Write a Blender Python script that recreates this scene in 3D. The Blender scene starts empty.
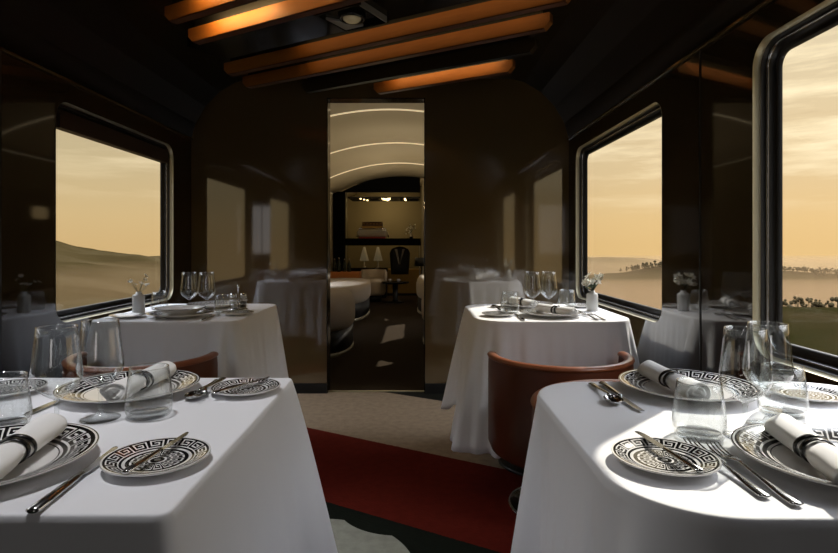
import bpy, bmesh, math, random
from mathutils import Vector, Matrix, noise
PI = math.pi
sc = bpy.context.scene
COL = sc.collection
random.seed(7)

# ------------------------------------------------------------------ materials
def newmat(name):
    m = bpy.data.materials.new(name); m.use_nodes = True
    return m, m.node_tree.nodes, m.node_tree.links, m.node_tree.nodes['Principled BSDF']

def mat(name, col, rough=.5, metal=0, spec=None, coat=0, bump=None, var=None, emit=None, es=1, ior=None, sheen=0, scale=(1, 1, 1)):
    m, N, L, b = newmat(name)
    b.inputs['Base Color'].default_value = (*col, 1)
    b.inputs['Roughness'].default_value = rough
    b.inputs['Metallic'].default_value = metal
    if ior: b.inputs['IOR'].default_value = ior
    if spec is not None: b.inputs['Specular IOR Level'].default_value = spec
    b.inputs['Coat Weight'].default_value = coat
    b.inputs['Coat Roughness'].default_value = .03
    b.inputs['Sheen Weight'].default_value = sheen
    if emit:
        b.inputs['Emission Color'].default_value = (*emit, 1); b.inputs['Emission Strength'].default_value = es
    tc = N.new('ShaderNodeTexCoord'); mp = N.new('ShaderNodeMapping'); mp.inputs['Scale'].default_value = scale
    L.new(tc.outputs['Object'], mp.inputs['Vector'])
    if var:   # (noise scale, second colour)
        n = N.new('ShaderNodeTexNoise'); n.inputs['Scale'].default_value = var[0]; n.inputs['Detail'].default_value = 5
        r = N.new('ShaderNodeMix'); r.data_type = 'RGBA'
        r.inputs[6].default_value = (*col, 1); r.inputs[7].default_value = (*var[1], 1)
        L.new(mp.outputs[0], n.inputs['Vector']); L.new(n.outputs['Fac'], r.inputs[0]); L.new(r.outputs[2], b.inputs['Base Color'])
    if bump:
        n = N.new('ShaderNodeTexNoise'); n.inputs['Scale'].default_value = bump[0]; n.inputs['Detail'].default_value = 4
        u = N.new('ShaderNodeBump'); u.inputs['Strength'].default_value = bump[1]; u.inputs['Distance'].default_value = bump[2] if len(bump) > 2 else .002
        L.new(mp.outputs[0], n.inputs['Vector']); L.new(n.outputs['Fac'], u.inputs['Height']); L.new(u.outputs[0], b.inputs['Normal'])
    return m

def glassmat(name, tint=(.97, .98, .98), refl=1.0, edge=.5, dark=.55):
    """thin clear glass: straight transmission plus fresnel reflection"""
    m = bpy.data.materials.new(name); m.use_nodes = True
    N, L = m.node_tree.nodes, m.node_tree.links; N.clear()
    o = N.new('ShaderNodeOutputMaterial'); mx = N.new('ShaderNodeMixShader')
    t = N.new('ShaderNodeBsdfTransparent'); g = N.new('ShaderNodeBsdfGlossy')
    g.inputs['Roughness'].default_value = .01
    lw = N.new('ShaderNodeLayerWeight'); lw.inputs['Blend'].default_value = .5
    pw = N.new('ShaderNodeMath'); pw.operation = 'POWER'; pw.inputs[1].default_value = 4.0
    ma = N.new('ShaderNodeMath'); ma.operation = 'MULTIPLY_ADD'; ma.inputs[1].default_value = edge * refl; ma.inputs[2].default_value = .03 * refl; ma.use_clamp = True
    cr = N.new('ShaderNodeMix'); cr.data_type = 'RGBA'
    cr.inputs[6].default_value = (*tint, 1); cr.inputs[7].default_value = (*[c * dark for c in tint], 1)
    L.new(lw.outputs['Facing'], pw.inputs[0]); L.new(pw.outputs[0], ma.inputs[0]); L.new(ma.outputs[0], mx.inputs[0])
    L.new(pw.outputs[0], cr.inputs[0]); L.new(cr.outputs[2], t.inputs['Color'])
    L.new(t.outputs[0], mx.inputs[1]); L.new(g.outputs[0], mx.inputs[2]); L.new(mx.outputs[0], o.inputs[0])
    return m

M = {}
M['lacquer'] = mat('dark_olive_lacquer', (.080, .053, .022), .055, ior=2.05, bump=(1.2, .02, .01), var=(1.5, (.088, .058, .025)))
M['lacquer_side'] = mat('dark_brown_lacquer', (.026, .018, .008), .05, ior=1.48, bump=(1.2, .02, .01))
M['ceil'] = mat('ceiling_lacquer', (.015, .009, .0025), .4, ior=1.2)
M['seam'] = mat('seam_black', (.003, .003, .003), .5)
M['wood'] = mat('orange_varnished_wood', (.36, .13, .022), .5, coat=.0, spec=.3, var=(6, (.24, .08, .013)), scale=(1, 8, 8))
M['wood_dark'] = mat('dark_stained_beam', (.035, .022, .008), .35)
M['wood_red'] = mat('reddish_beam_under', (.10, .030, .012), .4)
M['black'] = mat('black_rubber', (.006, .006, .006), .45)
M['black_gloss'] = mat('black_gloss', (.004, .004, .004), .12)
M['trim'] = mat('champagne_metal', (.42, .39, .28), .42, metal=.7)
M['chrome'] = mat('polished_steel', (.62, .62, .62), .13, metal=1)
M['steel_dark'] = mat('grey_metal', (.28, .28, .28), .25, metal=1)
M['satin'] = mat('satin_steel', (.45, .42, .36), .5, metal=.6)
M['cutlery'] = mat('cutlery_steel', (.55, .55, .55), .16, metal=1)
M['linen'] = mat('white_linen', (.79, .80, .84), .8, sheen=.15, bump=(900, .12, .0006))
M['napkin'] = mat('napkin_linen', (.86, .86, .86), .85, sheen=.2, bump=(700, .15, .0006))
M['matte_black'] = mat('matte_black_board', (.004, .004, .004), .9, spec=.1)
M['amber_wood'] = mat('amber_wood', (.75, .27, .07), .5, var=(5, (.6, .2, .05)))
M['ring'] = mat('napkin_ring_black', (.008, .008, .008), .25, bump=(300, .3, .001))
M['porc'] = mat('white_porcelain', (.80, .79, .78), .12, coat=.5)
M['ink'] = mat('black_glaze', (.007, .007, .008), .14, coat=.4)
M['leather'] = mat('cognac_leather', (.115, .026, .008), .42, coat=.1, bump=(60, .15, .002), var=(4, (.085, .019, .006)))
M['leather_rim'] = mat('leather_edge', (.24, .072, .028), .35, coat=.25, bump=(80, .15, .002))
M['glass'] = glassmat('clear_crystal', refl=2.0, edge=.5, dark=.85)
M['glass_rim'] = glassmat('polished_glass_rim', refl=9, edge=.2, dark=.9)
M['pane'] = glassmat('window_glass', (.99, .99, .985), .5, .3, 1)
M['blind'] = mat('brown_blind', (.030, .016, .008), .6)
M['salt'] = mat('white_salt', (.7, .7, .7), .7)
M['pepper'] = mat('dark_pepper', (.04, .03, .02), .7)
M['petal'] = mat('white_petals', (.80, .79, .70), .6)
M['leaf'] = mat('dark_green_leaf', (.02, .04, .015), .5)
M['water'] = mat('frosted_vase_glass', (.72, .73, .72), .25)
M['water'].node_tree.nodes['Principled BSDF'].inputs['Transmission Weight'].default_value = .35
M['cream'] = mat('cream_boucle', (.66, .56, .44), .9, sheen=.3, bump=(120, .5, .01))
M['lounge_wall'] = mat('lounge_wall_cream', (.34, .29, .19), .6)
M['vault'] = mat('vault_cream', (.40, .35, .26), .55)
M['led'] = mat('warm_led', (.8, .7, .5), .5, emit=(1, .80, .50), es=.55)
M['bulb'] = mat('warm_bulb', (.8, .6, .3), .5, emit=(1, .72, .35), es=5)
M['olive'] = mat('olive_plaster', (.15, .12, .055), .7)
M['lamp_glass'] = mat('lamp_lens', (.7, .6, .35), .15, emit=(1, .75, .4), es=.03)
M['gold'] = mat('gold_paint', (.45, .27, .06), .4, metal=.5)
M['brownbox'] = mat('brown_card', (.10, .045, .015), .5)
M['red'] = mat('red_stripe', (.35, .03, .02), .5)
M['shade'] = mat('cream_shade', (.22, .18, .10), .7, emit=(1, .8, .45), es=.05)
M['darkcloth'] = mat('dark_cloth', (.008, .008, .012), .8)
M['palecloth'] = mat('pale_cloth', (.25, .23, .22), .8)
M['liqueur'] = mat('dark_bottle', (.012, .02, .012), .08)
M['lounge_carpet'] = mat('brown_carpet', (.036, .023, .011), .95, spec=.1, bump=(200, .5, .005), var=(30, (.026, .016, .008)))

# carpet with diagonal colour stripes
def carpet():
    m, N, L, b = newmat('striped_carpet')
    tc = N.new('ShaderNodeTexCoord'); sp = N.new('ShaderNodeSeparateXYZ'); L.new(tc.outputs['Object'], sp.inputs[0])
    def math_(op, a, bb=None, c=None):
        n = N.new('ShaderNodeMath'); n.operation = op
        for i, v in enumerate((a, bb, c)):
            if v is None: continue
            if isinstance(v, (int, float)): n.inputs[i].default_value = v
            else: L.new(v, n.inputs[i])
        return n.outputs[0]
    nz = N.new('ShaderNodeTexNoise'); nz.inputs['Scale'].default_value = 90; L.new(tc.outputs['Object'], nz.inputs['Vector'])
    d = math_('ADD', math_('MULTIPLY', sp.outputs[0], .5), math_('MULTIPLY', sp.outputs[1], .866))
    d = math_('ADD', d, math_('MULTIPLY', math_('SUBTRACT', nz.outputs['Fac'], .5), .01))
    cr = N.new('ShaderNodeValToRGB'); cr.color_ramp.interpolation = 'CONSTANT'
    e = cr.color_ramp.elements
    stops = [(0, (.010, .014, .010)), (.9 / 5, (.11, .012, .007)), (1.3 / 5, (.010, .013, .009)), (1.80 / 5, (.125, .013, .007)), (2.495 / 5, (.31, .235, .16)), (3.365 / 5, (.012, .012, .009))]
    e[0].position = 0; e[0].color = (*stops[0][1], 1); e[1].position = stops[1][0]; e[1].color = (*stops[1][1], 1)
    for p, c in stops[2:]:
        x = e.new(p); x.color = (*c, 1)
    L.new(math_('DIVIDE', d, 5.0), cr.inputs[0])
    # sunlit floor patch painted into the carpet colour: outside of one circle, inside another
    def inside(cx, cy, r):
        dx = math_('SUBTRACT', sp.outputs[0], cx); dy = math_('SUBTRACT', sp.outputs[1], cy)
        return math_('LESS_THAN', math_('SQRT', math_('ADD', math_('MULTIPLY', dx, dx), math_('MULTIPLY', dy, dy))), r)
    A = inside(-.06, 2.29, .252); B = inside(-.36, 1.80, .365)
    sun_patch = math_('MULTIPLY', B, math_('SUBTRACT', 1.0, A))
    mx = N.new('ShaderNodeMix'); mx.data_type = 'RGBA'; L.new(sun_patch, mx.inputs[0]); L.new(cr.outputs[0], mx.inputs[6]); mx.inputs[7].default_value = (.36, .37, .31, 1)
    n2 = N.new('ShaderNodeTexNoise'); n2.inputs['Scale'].default_value = 25; n2.inputs['Detail'].default_value = 8; L.new(tc.outputs['Object'], n2.inputs['Vector'])
    mr = N.new('ShaderNodeMapRange'); mr.inputs['To Min'].default_value = .7; mr.inputs['To Max'].default_value = 1.3; L.new(n2.outputs['Fac'], mr.inputs[0])
    vm = N.new('ShaderNodeVectorMath'); vm.operation = 'SCALE'; L.new(mx.outputs[2], vm.inputs[0]); L.new(mr.outputs[0], vm.inputs['Scale'])
    L.new(vm.outputs[0], b.inputs['Base Color']); b.inputs['Roughness'].default_value = .95; b.inputs['Specular IOR Level'].default_value = .1
    bp = N.new('ShaderNodeBump'); bp.inputs['Strength'].default_value = .4; bp.inputs['Distance'].default_value = .003
    L.new(nz.outputs['Fac'], bp.inputs['Height']); L.new(bp.outputs[0], b.inputs['Normal'])
    return m
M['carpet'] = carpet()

# ------------------------------------------------------------------ mesh helpers
class MB:
    def __init__(s): s.v = []; s.f = []; s.m = []; s.smooth = []
    def add(s, vs, fs, mi=0, smooth=True, X=None):
        o = len(s.v)
        s.v += [tuple(X @ Vector(v)) if X else tuple(v) for v in vs]
        for k, f in enumerate(fs):
            s.f.append(tuple(i + o for i in f)); s.m.append(mi[k] if isinstance(mi, list) else mi); s.smooth.append(smooth)
        return s
    def box(s, x0, x1, y0, y1, z0, z1, mi=0, X=None):
        v = [(x, y, z) for z in (z0, z1) for y in (y0, y1) for x in (x0, x1)]
        return s.add(v, [(0, 2, 3, 1), (4, 5, 7, 6), (0, 1, 5, 4), (2, 6, 7, 3), (0, 4, 6, 2), (1, 3, 7, 5)], mi, False, X)
    def rings(s, rings, mi=0, closed=True, cap0=False, cap1=False, smooth=True, X=None):
        n = len(rings[0]); v = [p for r in rings for p in r]; f = []; k = n if closed else n - 1
        for i in range(len(rings) - 1):
            for j in range(k):
                f.append((i * n + j, i * n + (j + 1) % n, (i + 1) * n + (j + 1) % n, (i + 1) * n + j))
        if cap0: f.append(tuple(reversed(range(n))))
        if cap1: f.append(tuple(range((len(rings) - 1) * n, len(rings) * n)))
        return s.add(v, f, mi, smooth, X)
    def lathe(s, prof, seg=32, mi=0, c=(0, 0, 0), sx=1, sy=1, smooth=True, X=None, caps=True):
        rs = [[(c[0] + sx * r * math.cos(2 * PI * j / seg), c[1] + sy * r * math.sin(2 * PI * j / seg), c[2] + z) for j in range(seg)] for r, z in prof]
        return s.rings(rs, mi, True, caps and prof[0][0] > 1e-5, caps and prof[-1][0] > 1e-5, smooth, X)
    def tube(s, pts, r, seg=10, mi=0, caps=True, X=None):
        pts = [Vector(p) for p in pts]; rs = []
        up = None
        for i, p in enumerate(pts):
            t = (pts[min(i + 1, len(pts) - 1)] - pts[max(i - 1, 0)]).normalized()
            if up is None:
                up = t.cross(Vector((0, 0, 1)))
                if up.length < .1: up = t.cross(Vector((1, 0, 0)))
            up = (up - up.dot(t) * t).normalized(); w = t.cross(up)
            rr = r[i] if isinstance(r, (list, tuple)) else r
            rs.append([tuple(p + rr * (math.cos(2 * PI * j / seg) * up + math.sin(2 * PI * j / seg) * w)) for j in range(seg)])
        return s.rings(rs, mi, True, caps, caps, True, X)
    def build(s, name, mats, parent=None, **kw):
        me = bpy.data.meshes.new(name); me.from_pydata(s.v, [], s.f)
        if not isinstance(mats, (list, tuple)): mats = [mats]
        for q in mats: me.materials.append(q)
        me.polygons.foreach_set('material_index', s.m); me.polygons.foreach_set('use_smooth', s.smooth)
        bm = bmesh.new(); bm.from_mesh(me); bmesh.ops.remove_doubles(bm, verts=bm.verts, dist=1e-6); bmesh.ops.recalc_face_normals(bm, faces=bm.faces)
        bm.to_mesh(me); bm.free(); me.update()
        o = bpy.data.objects.new(name, me); COL.objects.link(o)
        if parent: o.parent = parent
        for k, v in kw.items(): o[k] = v
        return o

def thing(name, loc, label, cat, group=None, rz=0):
    o = bpy.data.objects.new(name, None); COL.objects.link(o); o.location = loc; o.rotation_euler = (0, 0, rz)
    o.empty_display_size = .05; o['label'] = label; o['category'] = cat
    if group: o['group'] = group
    return o
def tag(o, label, cat, group=None):
    o['label'] = label; o['category'] = cat
    if group: o['group'] = group
    return o
def bevel(o, w, seg=2):
    b = o.modifiers.new('bevel', 'BEVEL'); b.width = w; b.segments = seg; b.limit_method = 'ANGLE'
    for p in o.data.polygons: p.use_smooth = False
    return o
def copy_thing(src, loc, label, rz=0, scale=1, group=None):
    r = src.copy(); COL.objects.link(r); r.location = loc; r.rotation_euler = (0, 0, rz); r['label'] = label; r.scale = (scale,) * 3
    if group: r['group'] = group
    for ch in list(src.children):
        c = ch.copy(); COL.objects.link(c); c.parent = r
        for g in ch.children:
            d = g.copy(); COL.objects.link(d); d.parent = c
    return r
class Proto:
    """first placement moves the source itself, later ones copy it"""
    def __init__(s, root): s.root = root; s.used = False
    def put(s, loc, label, rz=0, scale=1, group=None):
        if not s.used:
            s.used = True; r = s.root; r.location = loc; r.rotation_euler = (0, 0, rz); r.scale = (scale,) * 3; r['label'] = label
            if group: r['group'] = group
            return r
        return copy_thing(s.root, loc, label, rz, scale, group)

# ------------------------------------------------------------------ room shell
XL, XR, YB, YN = -1.60, 1.10, 4.00, -2.60      # walls; YN is behind the camera
XC, HW = -.25, 1.35
ZC = 1.82
BAYS_L = [(2.49, 3.70), (.61, 1.82)]
BAYS_R = [(2.49, 3.82), (.61, 1.82)]
Z0, Z1 = .705, 1.715

def rrect(a0, a1, b0, b1, r, n=8):
    pts = []
    for (ca, cb, s0) in ((a1 - r, b1 - r, 0), (a0 + r, b1 - r, 90), (a0 + r, b0 + r, 180), (a1 - r, b0 + r, 270)):
        for k in range(n + 1):
            t = math.radians(s0 + 90 * k / n); pts.append((ca + r * math.cos(t), cb + r * math.sin(t)))
    return pts

def side_wall(name, x, bays, y0, y1, z1, material):
    bm = bmesh.new()
    def loop(pts):
        vs = [bm.verts.new((x, a, b)) for a, b in pts]
        return [bm.edges.new((vs[i], vs[(i + 1) % len(vs)])) for i in range(len(vs))]
    cuts = sorted([y0] + [2.155, .275] + [y1]) if y0 < 0 else [y0, y1]
    # one strip per bay
    for i in range(len(cuts) - 1):
        a, b = cuts[i], cuts[i + 1]
        es = loop([(a, 0), (b, 0), (b, z1), (a, z1)])
        for (w0, w1, zz0, zz1) in bays:
            if a < w0 < b: es += loop(rrect(w0, w1, zz0, zz1, .085 if zz1 - zz0 > .5 else .05))
        bmesh.ops.triangle_fill(bm, use_beauty=True, edges=es)
    me = bpy.data.meshes.new(name); bm.to_mesh(me); bm.free(); me.materials.append(material)
    o = bpy.data.objects.new(name, me); COL.objects.link(o); o['kind'] = 'structure'
    so = o.modifiers.new('t', 'SOLIDIFY'); so.thickness = .02
    # thickness goes outward whatever the normal
    n = me.polygons[0].normal.x; out = 1 if x > XC else -1
    so.offset = 1 if n * out > 0 else -1
    return o
side_wall('wall_left', XL, [(a, b, Z0, Z1) for a, b in BAYS_L], YN, YB, ZC, M['lacquer_side'])
side_wall('wall_right', XR, [(a, b, Z0, Z1) for a, b in BAYS_R], YN, YB, ZC, M['lacquer_side'])

def window(n, side, y0, y1, z0, z1, parts=True):
    x = XL if side < 0 else XR; s = side
    root = bpy.data.objects.new('window_%d' % n, None); COL.objects.link(root); root.location = (x, (y0 + y1) / 2, z0); root['kind'] = 'structure'
    cy = (y0 + y1) / 2
    def ring(inset, dep, r): return [(s * dep, a - cy, b - z0) for a, b in rrect(y0 + inset, y1 - inset, z0 + inset, z1 - inset, r)]
    MB().rings([ring(0, -.001, .085), ring(.0005, .018, .085), ring(.006, .021, .080)]).build('outer_trim', M['trim'], root)
    MB().rings([ring(.006, .021, .080), ring(.007, .035, .079), ring(.012, .037, .075)]).build('rubber_gasket', M['black'], root)
    MB().rings([ring(.012, .037, .075), ring(.014, .033, .073), ring(.019, .033, .069), ring(.020, .039, .068)]).build('inner_bead', M['steel_dark'], root)
    MB().rings([ring(.020, .039, .068), ring(.022, .054, .066), ring(.034, .058, .055), ring(.040, .050, .050), ring(.048, .052, .045), ring(.050, .064, .043)]).build('frame', M['black'], root)
    pts = ring(.046, .058, .047); pts2 = ring(.046, .062, .047)
    MB().rings([pts, pts2], cap0=True, cap1=True, smooth=False).build('glass_pane', M['pane'], root)
    return root
n = 1
for a, b in BAYS_L:
    w = window(n, -1, a, b, Z0, Z1)
    MB().box(-.055, -.012, a + .05 - (a + b) / 2, b - .05 - (a + b) / 2, .89, .955).box(-.050, -.02, a + .045 - (a + b) / 2, b - .045 - (a + b) / 2, .955, .975).build('roller_blind', M['blind'], w)
    n += 1
for a, b in BAYS_R:
    window(n, 1, a, b, Z0, Z1); n += 1

# panel seams
k = 1
for y in (2.155, .275):
    for x, s in ((XL, 1), (XR, -1)):
        MB().box(min(x, x + s * .003), max(x, x + s * .003), y - .004, y + .004, .02, ZC).build('trim_%d' % k, M['seam'], kind='structure'); k += 1
for x, s in ((XL, 1), (XR, -1)):      # thin cornice bead along the foot of the coved ceiling
    b = MB()
    b.box(min(x, x + s * .012), max(x, x + s * .012), YN, YB, ZC - .012, ZC + .004)
    o = b.build('trim_%d' % k, M['lacquer'], kind='structure'); bevel(o, .004); k += 1

def cove_profile():
    return [(HW, ZC), (HW - .03, 1.93), (HW - .10, 2.05), (HW - .20, 2.155), (HW - .32, 2.225), (HW - .42, 2.25)]
prof = [(XC - a, z) for a, z in cove_profile()] + [(XC + a, z) for a, z in reversed(cove_profile())]
b = MB(); b.rings([[(x, y, z) for x, z in prof] for y in (YN, YB)], closed=False)
o = b.build('ceiling', M['ceil'], kind='structure'); so = o.modifiers.new('t', 'SOLIDIFY'); so.thickness = .03; so.offset = -1
# make sure shell thickness goes up
if o.data.polygons[len(o.data.polygons) // 2].normal.z > 0: so.offset = 1

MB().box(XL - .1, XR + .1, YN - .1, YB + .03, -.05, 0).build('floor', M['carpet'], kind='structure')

# end wall with the doorway
DX0, DX1, DZ = -.630, .072, 2.112
def endwall(name, y, th, material, hole, top=2.3):
    m = MB()
    def outline(x):
        return top
    if hole:
        m.box(XL, DX0, y, y + th, 0, top); m.box(DX1, XR, y, y + th, 0, top); m.box(DX0, DX1, y, y + th, DZ, top)
    else:
        m.box(XL, XR, y, y + th, 0, top)
    return m.build(name, material, kind='structure')
endwall('wall_front', YB, .10, M['lacquer'], True)
endwall('wall_back', YN - .05, .05, M['lacquer'], False)
m = MB()
m.box(DX0 - .0, DX0 + .006, YB - .004, YB + .12, 0, DZ); m.box(DX1 - .006, DX1, YB - .004, YB + .12, 0, DZ); m.box(DX0, DX1, YB - .004, YB + .12, DZ - .006, DZ)
m.build('trim_%d' % k, M['black_gloss'], kind='structure'); k += 1
MB().box(DX0, DX1, YB + .03, YB + .055, 0, .006).build('trim_%d' % k, M['trim'], kind='structure'); k += 1
# baseboards
MB().box(XL, DX0, YB - .012, YB, 0, .07).box(DX1, XR, YB - .012, YB, 0, .07).build('baseboard_front', M['seam'], kind='structure')
MB().box(XL, XL + .012, YN, YB - .012, 0, .09).build('baseboard_left', M['seam'], kind='structure')
MB().box(XR - .012, XR, YN, YB - .012, 0, .09).build('baseboard_right', M['seam'], kind='structure')

# ------------------------------------------------------------------ ceiling beams, laid diagonally (30 degrees)
ZB = 2.13
def beam(d, x0, x1, thick, h, material, label, lit=None, chamfer=False):
    # n=(.5,.866); along=(.866,-.5)
    xm = (x0 + x1) / 2; ym = (d - .5 * xm) / .866
    L_ = (x1 - x0) / .866 / 2
    root = thing('ceiling_beam', (xm, ym, ZB), label, 'beam', 'diagonal ceiling beams', rz=-PI / 6)
    m = MB()
    H = h; h = .072
    ends = []
    for sx in (-1, 1):
        ends.append([(sx * L_, 0, h), (sx * L_, 0, .03), (sx * (L_ - .03), 0, 0), (sx * (L_ - .03), thick, 0), (sx * L_, thick, .03), (sx * L_, thick, h)])
    v = ends[0] + ends[1]
    m.add(v, [(0, 1, 7, 6), (1, 2, 8, 7), (3, 4, 10, 9), (4, 5, 11, 10), (0, 6, 11, 5), (0, 5, 4, 1), (1, 4, 3, 2), (6, 7, 10, 11), (7, 8, 9, 10)], 0, False)
    o = m.build('beam_body', material, root)
    MB().box(-(L_ - .04), L_ - .04, .012, thick - .012, h, H).build('mounting_rail', M['black'], root)
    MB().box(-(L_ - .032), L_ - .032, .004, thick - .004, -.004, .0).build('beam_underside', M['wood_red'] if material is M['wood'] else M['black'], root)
    return root
def clipx(d, x):    # keep the beam end clear of the end wall
    return max(x, (d - .866 * (YB - .09)) / .5)
beam(1.46, -1.2, .68, .05, .118, M['wood'], 'orange wooden ceiling beam nearest the viewer, mostly above the picture')
beam(1.72, -1.2, .68, .05, .118, M['wood'], 'orange wooden ceiling beam at the top left corner of the ceiling')
beam(1.96, -1.2, .68, .05, .118, M['wood'], 'brightly glowing orange ceiling beam just before the dark soffit with the spotlight')
beam(2.44, -1.2, .68, .05, .118, M['wood'], 'orange ceiling beam directly behind the ceiling spotlight')
beam(2.70, -1.17, .66, .05, .118, M['wood'], 'orange ceiling beam second behind the ceiling spotlight')
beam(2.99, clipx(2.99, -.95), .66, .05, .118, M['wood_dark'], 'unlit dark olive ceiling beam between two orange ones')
beam(3.27, clipx(3.27, -.40)-.06, .60, .045, .118, M['wood'], 'short orange ceiling beam above the doorway')
# dark soffit box with the spotlight
dm = 2.18
xm = -.26; ym = (dm - .5 * xm) / .866
so_ = thing('ceiling_soffit', (xm, ym, ZB + .03), 'wide dark soffit panel between the ceiling beams, holding the spotlight', 'soffit', rz=-PI / 6)
m = MB(); m.box(-1.08, 1.08, -.13, .13, 0, .088); m.build('soffit_panel', M['black_gloss'], so_)
sp = thing('ceiling_spotlight', (-.30, 2.66, ZB + .004), 'square recessed ceiling spotlight with chrome corner and round lens', 'light', rz=-PI / 6)
m = MB(); m.box(-.13, .13, -.12, -.108, 0, .026).box(-.13, .13, .108, .12, 0, .026).box(-.13, -.118, -.108, .108, 0, .026); m.build('bezel', M['black_gloss'], sp)
m = MB(); m.box(.121, .128, -.108, .108, -.002, .026); m.build('chrome_edge', M['satin'], sp)
m = MB(); m.box(-.118, .121, -.108, .108, .018, .026); m.build('back_plate', M['black_gloss'], sp)
m = MB(); m.add([(-.117, -.05, .006), (-.117, .107, .006), (-.01, .107, .006), (-.117, -.05, .017), (-.117, .107, .017), (-.01, .107, .017)], [(0, 1, 2), (3, 5, 4), (0, 3, 4, 1), (1, 4, 5, 2), (2, 5, 3, 0)], 0, False); m.build('chrome_corner', M['satin'], sp)
m = MB(); m.lathe([(.062, .022), (.066, .008), (.060, -.002), (.048, -.001), (.045, .02)], 32, caps=False); m.build('lens_ring', M['black_gloss'], sp)
m = MB(); m.lathe([(.044, .01), (.042, -.002), (.030, -.012), (.012, -.018), (0, -.019)], 24); m.build('lens', M['lamp_glass'], sp)

# ------------------------------------------------------------------ table linen
TZ = .735
def cloth(x0, x1, y0, y1, r, label, flare=(.06, .06, .06, .06), hem=.25, tail=.06, cornerflare=.05, nf=5, amp=.02, seed=1, er=.0045):
    cx, cy = (x0 + x1) / 2, (y0 + y1) / 2
    root_loc = (cx, cy, 0)
    rnd = random.Random(seed)
    # perimeter samples with outward normals
    per = []
    nn = 46
    segs = [((x1, y0 + r), (x1, y1 - r), (1, 0)), None, ((x1 - r, y1), (x0 + r, y1), (0, 1)), None, ((x0, y1 - r), (x0, y0 + r), (-1, 0)), None, ((x0 + r, y0), (x1 - r, y0), (0, -1)), None]
    corners = [(x1 - r, y1 - r, 0), (x0 + r, y1 - r, 90), (x0 + r, y0 + r, 180), (x1 - r, y0 + r, 270)]
    fl = {(1, 0): flare[0], (0, 1): flare[1], (-1, 0): flare[2], (0, -1): flare[3]}
    order = [(1, 0), (0, 1), (-1, 0), (0, -1)]
    for i in range(4):
        a, b_, nrm = segs[2 * i]
        for kk in range(nn):
            t = kk / nn
            edge = min(t, 1 - t)
            cw = max(0, 1 - edge / .22) ** 2 * .75
            per.append((a[0] + (b_[0] - a[0]) * t, a[1] + (b_[1] - a[1]) * t, nrm[0], nrm[1], fl[nrm], cw))
        ccx, ccy, s0 = corners[i]; f0, f1 = fl[order[i]], fl[order[(i + 1) % 4]]
        nc = 22
        for kk in range(nc):
            t = kk / nc; th = math.radians(s0 + 90 * t)
            per.append((ccx + r * math.cos(th), ccy + r * math.sin(th), math.cos(th), math.sin(th), f0 + (f1 - f0) * t, .75 + .25 * math.sin(PI * t)))
    n_ = len(per)
    # arc length
    s_ = [0]
    for i in range(1, n_): s_.append(s_[-1] + math.hypot(per[i][0] - per[i - 1][0], per[i][1] - per[i - 1][1]) + .006)
    T = s_[-1] + .01
    phs = [rnd.uniform(0, 6.28) for _ in range(4)]
    def wave(s):
        u = s / T
        a = math.sin(2 * PI * nf * 4 * u + phs[0] + .8 * math.sin(2 * PI * 3 * u + phs[3]))
        return math.copysign(abs(a) ** .7, a) * .55 * (.6 + .5 * math.sin(2 * PI * nf * u + phs[1])) + math.sin(2 * PI * nf * 2 * u + phs[1]) * .3 + math.sin(2 * PI * nf * 9 * u + phs[2]) * .16
    rings = []
    # top fan rings
    for q in (0.0, .5, .9, .97):
        rings.append([(cx + (p[0] - cx) * q - cx, cy + (p[1] - cy) * q - cy, TZ) for p in per] if q else None)
    rings = [x for x in rings if x]
    for kk in range(4):
        a = kk / 3 * PI / 2
        rings.append([(p[0] - p[2] * er * (1 - math.sin(a)) - cx, p[1] - p[3] * er * (1 - math.sin(a)) - cy, TZ - er * (1 - math.cos(a))) for p in per])
    NV = 26
    for kk in range(1, NV + 1):
        v = (kk / NV) ** 1.5; ring = []
        for i, p in enumerate(per):
            w = wave(s_[i]); cw = p[5]
            off = p[4] * v ** .85 + cornerflare * cw * v + amp * (1 + 2.4 * cw) * w * v ** .9
            off = max(off, .002)
            hz = hem - tail * cw - .006 * w
            ring.append((min(1.082, max(-1.582, p[0] + p[2] * off)) - cx, p[1] + p[3] * off - cy, TZ - er + (hz - TZ + er) * v))
        rings.append(ring)
    m = MB(); m.rings(rings, cap0=True)
    o = m.build('tablecloth', M['linen'])
    o.location = root_loc
    so = o.modifiers.new('t', 'SOLIDIFY'); so.thickness = .0012; so.offset = -1
    tag(o, label, 'tablecloth', 'white tablecloths')
    return o

def table(x0, x1, y0, y1, r, label):
    cx, cy = (x0 + x1) / 2, (y0 + y1) / 2
    t = thing('dining_table', (cx, cy, 0), label, 'table', 'dining tables under white cloths')
    r = max(r, .02)
    ring = lambda ins, z: [(a - cx, b - cy, z) for a, b in rrect(x0 + ins, x1 - ins, y0 + ins, y1 - ins, max(r - ins, .01), 6)]
    MB().rings([ring(.012, TZ - .032), ring(.006, TZ - .028), ring(.006, TZ - .008), ring(.012, TZ - .003)], cap0=True, cap1=True, smooth=False).build('tabletop', M['wood_dark'], t)
    MB().lathe([(.035, .02), (.03, .05), (.03, TZ - .03)], 20).build('pedestal', M['black'], t)
    MB().lathe([(.20, 0), (.20, .008), (.19, .014), (.035, .024)], 32).build('foot_plate', M['black'], t)
NR = (.266, 1.02, .662, 1.335, .14)
NL = (-1.48, -.298, .672, 1.372, .018)
FR = (.262, .955, 2.37, 3.08, .15)
FL = (-1.40, -.755, 2.37, 3.10, .07)
table(*NR, 'right front dining table hidden under its white cloth')
table(*NL, 'left front dining table hidden under its white cloth')
table(*FR, 'right rear dining table hidden under its white cloth')
table(*FL, 'left rear dining table hidden under its white cloth')
cloth(*NR, 'white tablecloth with rounded corners, half in sunlight, on the right front table', flare=(.02, .035, .022, .03), cornerflare=.03, nf=4, amp=.032, seed=3)
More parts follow.
